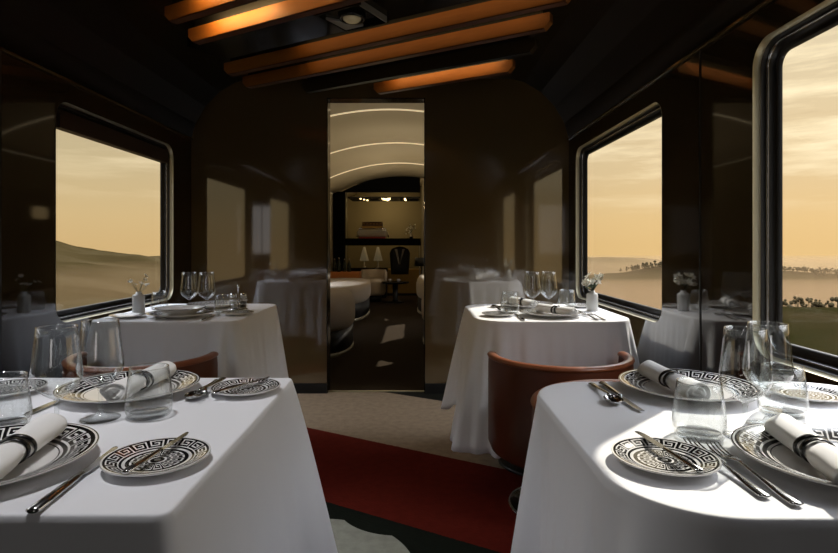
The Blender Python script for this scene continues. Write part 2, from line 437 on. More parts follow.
cloth(*NL, 'grey-white tablecloth with sharp corners hanging over the left front table', flare=(.085, .035, .02, .03), cornerflare=.03, nf=4, amp=.016, seed=5, tail=.03)
cloth(*FR, 'white tablecloth lit by the window on the right rear table, corner trailing low', flare=(.02, .03, .05, .02), cornerflare=.055, nf=5, amp=.024, seed=9, tail=.07)
cloth(*FL, 'grey-white tablecloth with soft folds on the left rear table by the window', flare=(.055, .03, .02, .02), cornerflare=.055, nf=5, amp=.024, seed=12, tail=.05)

# ------------------------------------------------------------------ plates
KEY = ["########", "#.......", "#.#####.", "#.#...#.", "#.#.###.", "#.#.....", "#.######", "........", "########"]
CW = [1.5, .75, 1.2, .75, 1.2, .75, 1.2, .75]           # key columns: wide black, narrow white
RW = [1.3, .7, 1.2, .7, 1.2, .7, 1.2, .7, 1.3]
def plate_mesh(R, zr, name, motifs, bread):
    NA = motifs * 8
    ANG = []
    for q in range(motifs):
        for c in range(8): ANG.append(2 * PI * (q + sum(CW[:c]) / sum(CW)) / motifs)
    RF = [sum(RW[:i]) / sum(RW) for i in range(10)]
    rad = [0.0, .02]; code = []
    prof = []
    # (r fraction list with row codes)
    fr = [.03]
    rows = []
    if bread:
        fr = [.03, .06]; rows.append('w')
        for i in range(9): fr.append(.06 + (.58 - .06) * RF[i + 1]); rows.append(('c', i))
        fr.append(.64); rows.append('w')
    else:
        for f_ in (.3, .55, .62, .632, .66): fr.append(f_); rows.append('w')
        rows[-2] = 'b'
    for i in range(9): fr.append((.64 + .325 * RF[i + 1]) if bread else (.66 + .305 * RF[i + 1])); rows.append(('k', 8 - i))
    fr += [.985, 1.0]; rows += ['w', 'b' if not bread else 'w']
    def zt(f_):
        t = max(0, (f_ - .58) / .42)
        return .006 + (zr - .006) * (t * t * (3 - 2 * t)) * .9 + (zr - .006) * .1 * t
    m = MB(); rings = []
    for f_ in fr: rings.append([(R * f_ * math.cos(ANG[j]), R * f_ * math.sin(ANG[j]), zt(f_)) for j in range(NA)])
    v = [p for r_ in rings for p in r_]; f = []; mi = []
    for i, rc in enumerate(rows):
        for j in range(NA):
            f.append((i * NA + j, i * NA + (j + 1) % NA, (i + 1) * NA + (j + 1) % NA, (i + 1) * NA + j))
            if rc == 'w': c = 0
            elif rc == 'b': c = 1
            elif rc[0] == 'k': c = 1 if KEY[rc[1]][j % 8] == '#' else 0
            else:
                jj = j % 8
                c = 1 if KEY[8 - rc[1]][jj] == '#' else 0
            mi.append(c)
    f.append(tuple(range(NA))); mi.append(0)
    m.add(v, f, mi)
    return m, zt
def make_plate(R, zr, name, motifs, bread, label, cat):
    root = thing(name, (0, 0, 0), label, cat)
    m, zt = plate_mesh(R, zr, name, motifs, bread)
    m.build('patterned_face', [M['porc'], M['ink']], root)
    b = MB(); b.lathe([(R * .50, 0), (R * .52, .0), (R * .56, .003), (R * .8, zt(.8) - .004), (R * 1.0, zr - .0025), (R * 1.004, zr - .001), (R, zr)], 96, caps=False)
    b.build('plate_underside', M['porc'], root)
    return Proto(root)
charger = make_plate(.142, .022, 'charger_plate', 26, False, '', 'plate')
bread = make_plate(.0745, .014, 'side_plate', 16, True, '', 'plate')
def C_(x, y, label, rz=0, g='greek-key dinner plates'): return charger.put((x, y, TZ + .0005), label, rz, 1, g)
def B_(x, y, label, rz=0): return bread.put((x, y, TZ + .0005), label, rz, 1, 'black patterned side plates')
C_(-.622, .812, 'large greek-key rimmed plate cut by the left picture edge on the left front table', .3)
C_(-.622, 1.222, 'large greek-key rimmed plate at the far side of the left front table', 1.1)
C_(.622, .812, 'large greek-key rimmed plate cut by the right picture edge on the right front table', .8)
C_(.60, 1.232, 'large greek-key rimmed plate at the far side of the right front table', 2.0)
B_(-.382, .829, 'black patterned side plate by the near corner of the left front table', .2)
B_(-.374, 1.235, 'black patterned side plate at the far right corner of the left front table', .9)
B_(-.893, 1.225, 'black patterned side plate behind the tumbler at the left picture edge', .5)
B_(.370, .829, 'patterned side plate at the sunlit near corner of the right front table', .4)
B_(.835, 1.19, 'patterned side plate in full sun below the big window', 1.3)
# far tables
C_(-1.06, 2.53, 'large plate with a bowl on it at the near side of the left rear table', .2)
C_(-1.04, 2.92, 'large plate at the far side of the left rear table, behind the wine glasses', .2)
C_(.62, 2.56, 'large plate at the near side of the right rear table under a rolled napkin', .2)
C_(.58, 2.92, 'large plate at the far side of the right rear table', 1.2)
B_(-.825, 2.60, 'small patterned side plate near the right edge of the left rear table', .2)
B_(-1.285, 2.50, 'small patterned side plate at the near left corner of the left rear table', .6)
B_(.38, 2.56, 'small patterned side plate at the near left of the right rear table', .2)
B_(.86, 2.92, 'small patterned side plate beside the flower vase on the right rear table', .7)
# a bowl on the left rear plate
bw = thing('soup_bowl', (-1.06, 2.53, TZ + .009), 'shallow white bowl stacked on the near plate of the left rear table', 'bowl')
MB().lathe([(.045, 0), (.05, .002), (.085, .018), (.105, .030), (.107, .033), (.103, .033), (.08, .020), (.05, .007), (0, .006)], 48).build('bowl_body', M['porc'], bw)
MB().lathe([(.1075, .0325), (.1075, .0345), (.1035, .0345), (.1035, .0325), (.1075, .0325)], 48, caps=False).build('rim_band', M['ink'], bw)

# ------------------------------------------------------------------ glassware
def make_wine():
    r = thing('wine_glass', (0, 0, 0), '', 'glass')
    MB().lathe([(.0335, 0), (.0345, .001), (.033, .0025), (.020, .0045), (.008, .009), (.0045, .016)], 40).build('foot', M['glass'], r)
    MB().lathe([(.0045, .016), (.0035, .026), (.0035, .048), (.005, .058)], 20).build('stem', M['glass'], r)
    out = [(.005, .058), (.016, .065), (.030, .076), (.0385, .090), (.0400, .098), (.0390, .110), (.0360, .138), (.0330, .165), (.0312, .183)]
    inn = [(.0304, .183), (.0322, .165), (.0352, .138), (.0382, .110), (.0391, .098), (.0376, .091), (.029, .078), (.014, .068), (0, .064)]
    bo = MB().lathe(out + inn, 56).build('bowl', M['glass'], r)
    MB().lathe([(.0312 + .0007 * math.cos(a), .1832 + .0007 * math.sin(a)) for a in [2 * PI * k_ / 6 for k_ in range(7)]], 56, caps=False).build('rim', M['glass_rim'], bo)
    return Proto(r)
def make_tumbler():
    r = thing('water_tumbler', (0, 0, 0), '', 'glass')
    out = [(.0, .0), (.034, .0), (.038, .003), (.0415, .014), (.0425, .026), (.0410, .045), (.0375, .070), (.0345, .093)]
    inn = [(.0337, .093), (.0366, .070), (.0400, .045), (.0414, .027), (.0400, .017), (.034, .011), (0, .010)]
    bo = MB().lathe(out + inn, 56).build('tumbler_wall', M['glass'], r)
    MB().lathe([(.0342 + .0008 * math.cos(a), .0932 + .0008 * math.sin(a)) for a in [2 * PI * k_ / 6 for k_ in range(7)]], 56, caps=False).build('rim', M['glass_rim'], bo)
    MB().lathe([(0, .0015), (.033, .0015), (.036, .005), (.034, .0095), (0, .0085)], 40).build('thick_base', M['glass'], r)
    return Proto(r)
wine = make_wine(); tumb = make_tumbler()
ZT = TZ + .0005
def W_(x, y, l, s=1, g='stemmed wine glasses'): return wine.put((x, y, ZT), l, 0, s, g)
def T_(x, y, l, s=1, g='water tumblers'): return tumb.put((x, y, ZT), l, 0, s, g)
W_(-.619, .966, 'large wine glass, the left one of the pair on the left front table')
W_(-.588, 1.045, 'large wine glass, the right one of the pair on the left front table')
T_(-.505, 1.062, 'empty water tumbler in front of the rolled napkin on the left front table')
T_(-.730, .992, 'empty water tumbler cut by the left picture edge')
W_(.558, .945, 'wine glass nearer the viewer of the overlapping pair on the right front table')
W_(.634, 1.005, 'taller-looking wine glass at the back of the overlapping pair on the right front table')
T_(.480, .945, 'empty tumbler between the cutlery and the far plate on the right front table')
T_(.702, 1.068, 'empty tumbler right of the wine glasses below the big window')
W_(-1.09, 2.70, 'left one of the two wine glasses on the left rear table', 1.05)
W_(-1.006, 2.70, 'right one of the two wine glasses on the left rear table', 1.05)
T_(-1.29, 2.82, 'tumbler beside the bud vase on the left rear table', .95)
T_(-.922, 2.68, 'tumbler left of the chrome cruet set on the left rear table', .9)
W_(.575, 2.74, 'left one of the two wine glasses on the right rear table', 1.05)
W_(.655, 2.74, 'right one of the two wine glasses on the right rear table', 1.05)
T_(.455, 2.68, 'tumbler left of the wine glasses on the right rear table', 1.05)
T_(.765, 2.82, 'tumbler between the wine glasses and the flower vase on the right rear table', 1.05)

# ------------------------------------------------------------------ napkins with rings
def make_napkin():
    r = thing('rolled_napkin', (0, 0, 0), '', 'napkin')
    L_ = .215; NS = 26; rings = []
    for i in range(NS + 1):
        t = i / NS; y = (t - .5) * L_
        pinch = 1 - .22 * math.exp(-((t - .45) / .07) ** 2)
        a = .0235 * pinch * (1 + .12 * (abs(t - .45)) * 2); b_ = .0185 * pinch * (1 + .06 * abs(t - .45) * 2)
        rings.append([(a * (1 + .04 * math.sin(3 * th + 2 * t)) * math.cos(th), y + .006 * math.sin(2 * th), .0185 + b_ * math.sin(th) * (1 + .03 * math.sin(5 * th))) for th in [2 * PI * j / 32 for j in range(32)]])
    m = MB(); m.rings(rings)
    # spiral folded ends
    for e, sgn in ((0, -1), (NS, 1)):
        base = rings[e]; c = Vector((0, sgn * L_ / 2, .0185)); inner = []
        prev = base
        for q, dep in ((.86, -.0), (.80, -.012), (.62, -.012), (.58, .0), (.44, .0), (.40, -.01), (.2, -.01)):
            ring = [(c.x + (p[0] - c.x) * q, p[1] + sgn * dep, c.z + (p[2] - c.z) * q) for p in base]
            inner.append(ring)
        m.rings([base] + inner, cap1=True)
    m.build('linen_roll', M['napkin'], r)
    m = MB(); m.lathe([(.0205, -.005), (.022, -.005), (.023, -.0025), (.023, .0025), (.022, .005), (.0205, .005), (.019, 0), (.0205, -.005)], 40, X=Matrix.Translation((0, -.012, .019)) @ Matrix.Rotation(PI / 2, 4, 'X') @ Matrix.Diagonal((1.05, .86, 1, 1)), caps=False)
    m.lathe([(.022, -.004), (.023, -.004), (.0245, 0), (.023, .004), (.022, .004), (.021, 0), (.022, -.004)], 40, X=Matrix.Translation((0, .006, .019)) @ Matrix.Rotation(PI / 2 + .25, 4, 'X') @ Matrix.Diagonal((1.05, .86, 1, 1)), caps=False)
    m.build('napkin_ring', M['ring'], r)
    return Proto(r)
nap = make_napkin()
def N_(x, y, rz, l, dz=.010): return nap.put((x, y, TZ + dz), l, rz, 1, 'rolled white napkins in black rings')
N_(-.580, .812, .20, 'rolled white napkin in a black ring by the left picture edge')
N_(-.60, 1.225, -.04, 'rolled white napkin in a black ring on the far plate of the left front table')
N_(.580, .812, -.20, 'rolled white napkin in a black ring in bright sun at the right picture edge')
N_(.566, 1.235, .06, 'rolled white napkin in a black ring on the far plate of the right front table')
N_(.645, 2.56, .55, 'rolled white napkin on the near plate of the right rear table')
N_(.56, 2.91, .35, 'rolled white napkin on the far plate of the right rear table')

# ------------------------------------------------------------------ cutlery
def flat(pts, z0=.0015, th=.0025, taper=None):
    """loft of (y, halfwidth, zoffset, thickness)"""
    rings = []
    for y, w, z, t in pts:
        rings.append([(w * math.cos(a), y, z0 + z + t * math.sin(a)) for a in [2 * PI * j / 12 for j in range(12)]])
    return rings
def make_knife(L_=.22):
    r = thing('table_knife', (0, 0, 0), '', 'cutlery')
    MB().rings(flat([(-.110, .0045, .003, .002), (-.107, .0085, .003, .004), (-.06, .0075, .003, .004), (-.01, .0058, .003, .0035), (.004, .0052, .003, .003)]), cap0=True, cap1=True).build('handle', M['cutlery'], r)
    b = MB(); v = []
    ys = [(.004, .005, .005), (.02, .0075, .006), (.06, .0085, .0065), (.09, .0070, .0065), (.106, .003, .0065), (.110, -.002, .006)]
    for y, a, c in ys: v += [(-c, y, .0035), (a, y, .0045), (a, y, .0030)]
    f = []
    for i in range(len(ys) - 1):
        for j in range(3): f.append((i * 3 + j, i * 3 + (j + 1) % 3, i * 3 + 3 + (j + 1) % 3, i * 3 + 3 + j))
    f += [(0, 1, 2), tuple(range(len(v) - 3, len(v)))]
    b.add(v, f, 0, False); b.build('blade', M['cutlery'], r)
    return Proto(r)
def make_fork():
    r = thing('table_fork', (0, 0, 0), '', 'cutlery')
    MB().rings(flat([(-.10, .003, .002, .0015), (-.097, .0085, .002, .0022), (-.07, .0075, .002, .0024), (-.02, .0035, .005, .0024), (.02, .003, .009, .0024), (.032, .0065, .008, .002), (.045, .0115, .005, .0016)]), cap0=True, cap1=True).build('handle', M['cutlery'], r)
    m = MB()
    for k_ in range(4):
        x = -.0095 + k_ * .00633
        m.tube([(x, .044, .006), (x, .06, .0045), (x * 1.02, .08, .007), (x * 1.02, .095, .012)], [.0018, .0018, .0016, .0008], 8)
    m.box(-.0115, .0115, .040, .050, .004, .0075)
    m.build('tines', M['cutlery'], r)
    return Proto(r)
def make_spoon():
    r = thing('table_spoon', (0, 0, 0), '', 'cutlery')
    MB().rings(flat([(-.09, .003, .002, .0015), (-.087, .008, .002, .0022), (-.06, .007, .002, .0024), (-.01, .0035, .006, .0024), (.03, .003, .010, .0024), (.04, .004, .009, .002)]), cap0=True, cap1=True).build('handle', M['cutlery'], r)
    rings = []
    for q, z in ((1.0, .010), (.98, .0085), (.8, .004), (.5, .0012), (.1, .0005)):
        rings.append([(.019 * q * math.cos(a), .064 + .028 * q * math.sin(a), z) for a in [2 * PI * j / 24 for j in range(24)]])
    ri2 = [[(x * .97, .064 + (y - .064) * .97, z + .0012) for x, y, z in rg] for rg in reversed(rings)]
    MB().rings(ri2 + rings, cap0=True, cap1=True).build('spoon_bowl', M['cutlery'], r)
    return Proto(r)
knife, fork, spoon = make_knife(), make_fork(), make_spoon()
def K_(p, x, y, rz, l, z=0, s=1, tilt=0, g=None):
    o = p.put((x, y, ZT + z), l, rz, s, g)
    o.rotation_euler = (tilt, 0, rz); return o
GK, GF, GS = 'table knives', 'table forks', 'table spoons'
K_(knife, -.467, .780, .06, 'long table knife lying beside the near corner side plate on the left front table', g=GK)
K_(knife, -.383, .838, -.12, 'small knife resting across the near side plate of the left front table', z=.0135, s=.76, g=GK)
K_(knife, -.380, 1.235, -.5, 'small knife resting across the far corner side plate of the left front table', z=.0135, s=.76, g=GK)
K_(knife, -.735, 1.16, -.02 + PI, 'table knife with shining blade behind the large wine glass, left front table', s=1, g=GK)
K_(knife, .378, .842, .13, 'small knife resting across the sunlit near side plate of the right front table', z=.0135, s=.76, g=GK)
K_(knife, .436, 1.19, .02 + PI, 'table knife beside the spoon at the far left of the right front table', s=1, g=GK)
K_(spoon, .408, 1.21, PI - .02, 'spoon at the far left of the right front table', g=GS)
K_(fork, -.455, 1.235, PI + .03, 'fork beside the far corner side plate of the left front table', z=.004, g=GF)
K_(spoon, -.468, 1.245, PI + .03, 'spoon beside the far napkin plate of the left front table', g=GS)
K_(fork, .446, .812, .02, 'left one of the two forks in the sun on the right front table', g=GF)
K_(fork, .472, .790, .02, 'right one of the two forks in the sun on the right front table', g=GF)
K_(fork, .780, 2.50, .05, 'left fork at the near right of the right rear table', g=GF)
K_(fork, .812, 2.50, .05, 'right fork at the near right of the right rear table', g=GF)
K_(knife, .445, 2.85, .1, 'table knife at the far left of the right rear table', g=GK)
K_(spoon, .415, 2.85, .1, 'spoon at the far left of the right rear table', g=GS)
K_(knife, .466, 2.50, 0, 'table knife at the near left of the right rear table', g=GK)
K_(knife, -.908, 2.49, .0, 'table knife at the near right of the left rear table', g=GK)

# ------------------------------------------------------------------ vases
def vase(x, y, label, flower_r, seed, nflow, spread, leafy):
    r = thing('bud_vase', (x, y, ZT), label, 'vase', 'bud vases on the rear tables')
    MB().lathe([(.0, .0), (.026, 0), (.028, .003), (.028, .078), (.025, .086), (.014, .090), (.013, .100), (.0115, .100), (.012, .088), (.022, .083), (.0255, .077), (.0255, .008), (0, .007)], 36).build('vase_body', M['water'], r)
    rnd = random.Random(seed); top = []
    st = MB(); heads = []
    for k_ in range(nflow):
        a = rnd.uniform(0, 2 * PI); rr = spread * (.3 + .7 * rnd.random()); h = .125 + rnd.random() * .05
        p = (rr * math.cos(a), rr * math.sin(a) * .8, h)
        st.tube([(0, 0, .02), (p[0] * .15, p[1] * .15, .10), (p[0] * .6, p[1] * .6, h - .02), p], .0009, 6); heads.append(p)
    st.build('stems', M['leaf'], r)
    for p in heads:
        f = MB()
        R_ = flower_r * rnd.uniform(.8, 1.15); tilt = Matrix.Translation(p) @ Matrix.Rotation(rnd.uniform(-1, 1), 4, 'X') @ Matrix.Rotation(rnd.uniform(-1, 1), 4, 'Y')
        for q in range(6):
            A = tilt @ Matrix.Rotation(q * PI / 3, 4, 'Z')
            v = [(0, 0, 0), (R_ * .5, R_ * .28, R_ * .25), (R_, 0, R_ * .35), (R_ * .5, -R_ * .28, R_ * .25), (R_ * .55, 0, R_ * .12)]
            f.add(v, [(0, 1, 4), (1, 2, 4), (2, 3, 4), (3, 0, 4)], 0, True, A)
        f.lathe([(R_ * .15, 0), (R_ * .18, R_ * .1), (0, R_ * .18)], 8, 1, X=tilt)
        f.build('blossom', [M['petal'], M['gold']], r)
    if leafy:
        lf = MB()
        for q in range(9):
            a = rnd.uniform(0, 2 * PI); A = Matrix.Translation((0, 0, .100)) @ Matrix.Rotation(a, 4, 'Z') @ Matrix.Rotation(-rnd.uniform(.3, 1.2), 4, 'Y')
            l = .055 * rnd.uniform(.7, 1.1)
            lf.add([(0, 0, 0), (l * .5, l * .2, .004), (l, 0, 0), (l * .5, -l * .2, .004), (l * .5, 0, -.003)], [(0, 1, 4), (1, 2, 4), (2, 3, 4), (3, 0, 4)], 0, True, A)
        lf.build('leaves', M['leaf'], r)
    return r
vase(.875, 2.76, 'small glass bud vase with a bunch of white flowers on the right rear table', .022, 4, 24, .052, True)
vase(-1.325, 2.68, 'small glass bud vase with a few thin pale flowers by the left window', .013, 8, 8, .07, False)

# ------------------------------------------------------------------ cruet set
cr_ = thing('cruet_stand', (-.885, 2.80, ZT), 'chrome cruet stand with upright handle on the left rear table', 'condiment stand')
MB().lathe([(.0, 0), (.044, 0), (.046, .003), (.044, .007), (0, .007)], 32).build('tray', M['chrome'], cr_)
MB().tube([(0, 0, .006), (0, 0, .11)], .0022, 10).lathe([(.001, .108), (.006, .113), (.007, .119), (.004, .125), (0, .126)], 14).build('handle', M['chrome'], cr_)
m = MB()
for a in range(2):
    m.lathe([(.0455, .028), (.0465, .030), (.0455, .032), (.0445, .030), (.0455, .028)], 32, c=(0, 0, .02 * a), caps=False)
m.build('guard_rail', M['chrome'], cr_)
def shaker(x, y, fill, nm, label):
    r = thing(nm, (-.885 + x, 2.80 + y, ZT + .0075), label, 'shaker')
    MB().lathe([(0, 0), (.015, 0), (.016, .003), (.016, .05), (.014, .056), (.0125, .056), (.0145, .05), (.0145, .004), (0, .003)], 24).build('glass_body', M['glass'], r)
    MB().lathe([(0, .0035), (.0140, .0035), (.0140, .034), (0, .035)], 20).build('contents', fill, r)
    MB().lathe([(.0145, .054), (.0165, .055), (.0168, .068), (.013, .075), (0, .077)], 24).build('cap', M['chrome'], r)
shaker(-.025, 0, M['salt'], 'salt_shaker', 'salt shaker with steel cap on the left side of the cruet stand')
shaker(.025, 0, M['pepper'], 'pepper_shaker', 'pepper shaker with steel cap on the right side of the cruet stand')

# ------------------------------------------------------------------ barrel chairs
def make_chair():
    r = thing('barrel_chair', (0, 0, 0), '', 'chair')
    R, th, z0, z1 = .285, .032, .235, .605
    def arc(rad, z, sy=1.0, n_=48, ext=6):
        out = []
        for i in range(n_ + 1):
            a = math.radians(180 - ext + (180 + 2 * ext) * i / n_)
            out.append((rad * math.cos(a), rad * math.sin(a), z))
        return out
    prof = []
    rings = [arc(R - .012, z0), arc(R, z0 + .03), arc(R, z1 - .03), arc(R - .002, z1), arc(R - th + .002, z1), arc(R - th, z1 - .03), arc(R - th, z0 + .03), arc(R - th + .012, z0)]
    # closed cross-section swept along the arc
    sect = list(zip(*rings))
    m = MB(); m.rings([list(s) for s in sect], closed=True, cap0=True, cap1=True, smooth=False)
    o = m.build('back_shell', M['leather'], r)
    for p in o.data.polygons: p.use_smooth = True
    o.modifiers.new('es', 'EDGE_SPLIT').split_angle = math.radians(35)
    rings = []
    for i in range(49):
        a = math.radians(174 + 192 * i / 48); e = 1
        rings.append([((R - th / 2 + (th / 2 + .004) * math.cos(b_)) * math.cos(a), (R - th / 2 + (th / 2 + .004) * math.cos(b_)) * math.sin(a), z1 + .006 + .012 * math.sin(b_)) for b_ in [2 * PI * j / 12 for j in range(12)]])
    MB().rings(rings, cap0=True, cap1=True).build('rolled_rim', M['leather_rim'], o)
    rr = R - th - .003
    def seat_outline(s, z):
        pts = [(rr * s * math.cos(math.radians(180 + 180 * i / 24)), rr * s * math.sin(math.radians(180 + 180 * i / 24)), z) for i in range(25)]
        return pts + [(rr * s, .03 * s, z), (rr * .8 * s, .05 * s, z), (-rr * .8 * s, .05 * s, z), (-rr * s, .03 * s, z)]
    MB().rings([seat_outline(.97, .30), seat_outline(1, .33), seat_outline(1, .40), seat_outline(.96, .43), seat_outline(.8, .44)], cap0=True, cap1=True).build('seat_cushion', M['leather'], r)
    MB().lathe([(.12, .185), (R - .05, .21), (R - .02, .238), (R - .03, .30), (.1, .30)], 40).build('seat_pan', M['black'], r)
    MB().lathe([(.03, .01), (.025, .03), (.025, .21), (.05, .215)], 20).build('column', M['chrome'], r)
    bd = MB().lathe([(.0, 0), (.195, 0), (.198, .005), (.19, .011), (.05, .020), (.03, .026)], 48).build('base_disc', M['black_gloss'], r)
    m = MB(); m.lathe([(.194, 0), (.203, 0), (.205, .006), (.198, .0115), (.192, .010), (.194, 0)], 48, caps=False); m.build('chrome_edge', M['chrome'], bd)
    return Proto(r)
ch = make_chair()
G = 'leather barrel chairs'
ch.put((.585, 2.275, 0), 'cognac leather barrel chair with its round back to us at the right rear table', 0, 1, G)
ch.put((.615, 1.55, 0), 'leather barrel chair behind the right front table, only its edge showing', PI, 1, G)
ch.put((-1.095, 2.27, 0), 'dark red leather barrel chair in shade at the left rear table', 0, 1, G)

# ------------------------------------------------------------------ lounge car beyond the doorway
LY0, LY1 = 4.12, 12.4
MB().box(XL - .1, XR + .1, YB + .03, LY1, -.05, 0).build('floor_lounge', M['lounge_carpet'], kind='structure')
def lounge_side(name, x, holes):
    bm = bmesh.new()
    def loop(pts):
        vs = [bm.verts.new((x, a, b)) for a, b in pts]
        return [bm.edges.new((vs[i], vs[(i + 1) % len(vs)])) for i in range(len(vs))]
    cuts = [LY0 - .02, 7.0, 9.05, LY1]
    for i in range(3):
        a, b_ = cuts[i], cuts[i + 1]; es = loop([(a, 0), (b_, 0), (b_, 2.05), (a, 2.05)])
        for h in holes:
            if a < h[0] < b_: es += loop(rrect(*h, .05))
        bmesh.ops.triangle_fill(bm, use_beauty=True, edges=es)
    me = bpy.data.meshes.new(name); bm.to_mesh(me); bm.free(); me.materials.append(M['lounge_wall'])
    o = bpy.data.objects.new(name, me); COL.objects.link(o); o['kind'] = 'structure'
HR = [(7.35, 8.75, 1.29, 1.53), (9.35, 10.2, 1.25, 1.60)]
lounge_side('wall_lounge_right', XR, HR + [(6.28, 6.55, 1.36, 1.50)])
lounge_side('wall_lounge_left', XL, [(7.35, 8.75, .78, 1.2)])
for hx in (0,):
    for a, b_, c, d in HR + [(6.28, 6.55, 1.36, 1.50)]:
        o = MB().rings([[(XR + dx, p, q) for p, q in rrect(a, b_, c, d, .05)] for dx in (.0, .004)], cap0=True, cap1=True, smooth=False).build('window_%d' % n, M['pane'], kind='structure'); n += 1
    o = MB().rings([[(XL - dx, p, q) for p, q in rrect(7.35, 8.75, .78, 1.2, .05)] for dx in (.0, .004)], cap0=True, cap1=True, smooth=False).build('window_%d' % n, M['pane'], kind='structure'); n += 1
def vz(x, top=2.40): return top - (x - XC) ** 2 / 5.3
xs = [XL + (XR - XL) * i / 32 for i in range(33)]
m = MB(); m.rings([[(x, y, vz(x)) for x in xs] for y in (LY0 - .02, LY1)], closed=False)
o = m.build('ceiling_lounge', M['vault'], kind='structure'); s2 = o.modifiers.new('t', 'SOLIDIFY'); s2.thickness = .02; s2.offset = 1 if o.data.polygons[0].normal.z > 0 else -1
for y in (5.5, 7.3, 9.1):
    m = MB(); m.rings([[(x, y - .008, vz(x)) for x in xs], [(x, y - .008, vz(x) - .012) for x in xs], [(x, y + .008, vz(x) - .012) for x in xs], [(x, y + .008, vz(x)) for x in xs]], closed=False)
    o = m.build('light_strip', M['led'])
    tag(o, {5.5: 'nearest glowing arched light strip across the lounge ceiling', 7.3: 'middle glowing arched light strip across the lounge ceiling', 9.1: 'farthest glowing arched light strip across the lounge ceiling'}[y], 'light', 'arched light strips')
MB().box(XL, XR, LY1, LY1 + .05, 0, 2.42).build('wall_lounge_end', M['olive'], kind='structure')
# black arched bulkhead
PY = 10.9
m = MB(); px = [XL + (.10 - XL) * i / 20 for i in range(21)]
topv = [(x, PY, vz(x) - .002 - .10 * max(0, (-.9 - x)) ** 1.5) for x in px]; low = [(x, PY, 2.09) for x in px]
m.rings([[(x, y, z) for x, _, z in topv] for y in (PY, PY + .06)] + [[(x, y, z) for x, _, z in low] for y in (PY + .06, PY)] + [topv], closed=False, smooth=False)
m.add([topv[0], low[0], (low[0][0], PY + .06, low[0][2]), (topv[0][0], PY + .06, topv[0][2])], [(0, 1, 2, 3)])
m.box(XL, -1.365, PY, PY + .06, 0, 2.10)
m.build('wall_lounge_bulkhead', M['matte_black'], kind='structure')
MB().box(.13, XR, 10.7, 10.76, 0, 2.33).build('wall_lounge_screen', M['lounge_wall'], kind='structure')
# black hanging shelf
sh = thing('bar_shelf', (-.62, 10.93, 0), 'thick black bar shelf spanning the far end of the lounge', 'shelf')
MB().box(-.74, .735, -.03, .27, 1.05, 1.19).build('shelf_board', M['matte_black'], sh)
MB().box(-.735, -.715, .02, .05, 1.19, 2.09).build('upright_post', M['trim'], sh)
MB().box(-.735, -.715, .02, .05, 0, 1.05).build('support_leg', M['trim'], sh); MB().box(.70, .72, .1, .13, 0, 1.05).build('support_leg', M['trim'], sh)
lr = thing('light_rack', (-.62, 11.1, 1.98), 'dark grid of small glowing bulbs under the lounge bulkhead', 'light')
m = MB()
for i in range(5): m.box(-.70, .72, -.12 + .2 * i, -.10 + .2 * i, 0, .03)
for i in range(8): m.box(-.70 + i * .2, -.69 + i * .2, -.12, .70, .0, .03)
m.build('grid', M['black_gloss'], lr)
for (bx, by) in ((-.45, -.1), (-.40, .1), (-.35, .3), (.0, -.1), (.03, .1), (.06, .3), (.42, -.1), (.42, .1), (.43, .3)):
    MB().lathe([(0, -.022), (.014, -.018), (.018, -.006), (.010, .0), (0, .002)], 10, c=(bx, by, 0)).build('bulb', M['bulb'], lr)
# things on the shelf
mc = thing('counter_machine', (-.83, 11.03, 1.19), 'pale rounded countertop machine with a red base line on the bar shelf', 'machine')
o = MB().box(-.30, .28, -.08, .12, .03, .17).build('housing', mat('pale_enamel', (.45, .42, .37), .4), mc); bevel(o, .045, 4)
MB().box(-.27, .25, -.085, .11, .0, .028).build('base', M['red'], mc)
MB().tube([(-.31, -.05, .02), (-.30, -.05, .12), (-.26, -.05, .19), (.24, -.05, .19), (.29, -.05, .12), (.31, -.05, .02)], .012, 8).build('side_frame', M['chrome'], mc)
bx_ = thing('gold_box', (-.84, 11.03, 1.393), 'brown box with gold ornament lying on the countertop machine', 'box')
MB().box(-.2, .2, -.08, .08, 0, .12).build('box_body', M['brownbox'], bx_)
MB().box(-.2, .2, -.084, -.08, .0, .035).build('gold_band', M['gold'], bx_)
m = MB()
for i in range(6): m.lathe([(0, 0), (.022, .004), (.024, .01), (0, .016)], 10, c=(-.16 + i * .065, -.086, .075), X=None)
m.build('gold_ornament', M['gold'], bx_)
fv = thing('flower_vase', (-.08, 11.0, 1.19), 'narrow vase of white flowers at the right end of the bar shelf', 'vase')
MB().lathe([(0, 0), (.03, 0), (.035, .05), (.015, .1), (.018, .12), (0, .12)], 16).build('vase_body', M['chrome'], fv)
m = MB(); rnd = random.Random(3)
for i in range(26):
    c = Vector((rnd.gauss(0, .045), rnd.gauss(0, .03), .20 + rnd.gauss(0, .045)))
    m.lathe([(0, -.012), (.014, -.004), (.012, .008), (0, .012)], 6, c=c, mi=0)
    m.tube([(0, 0, .11), c], .002, 4, 1)
m.build('blossoms', [M['petal'], M['leaf']], fv)
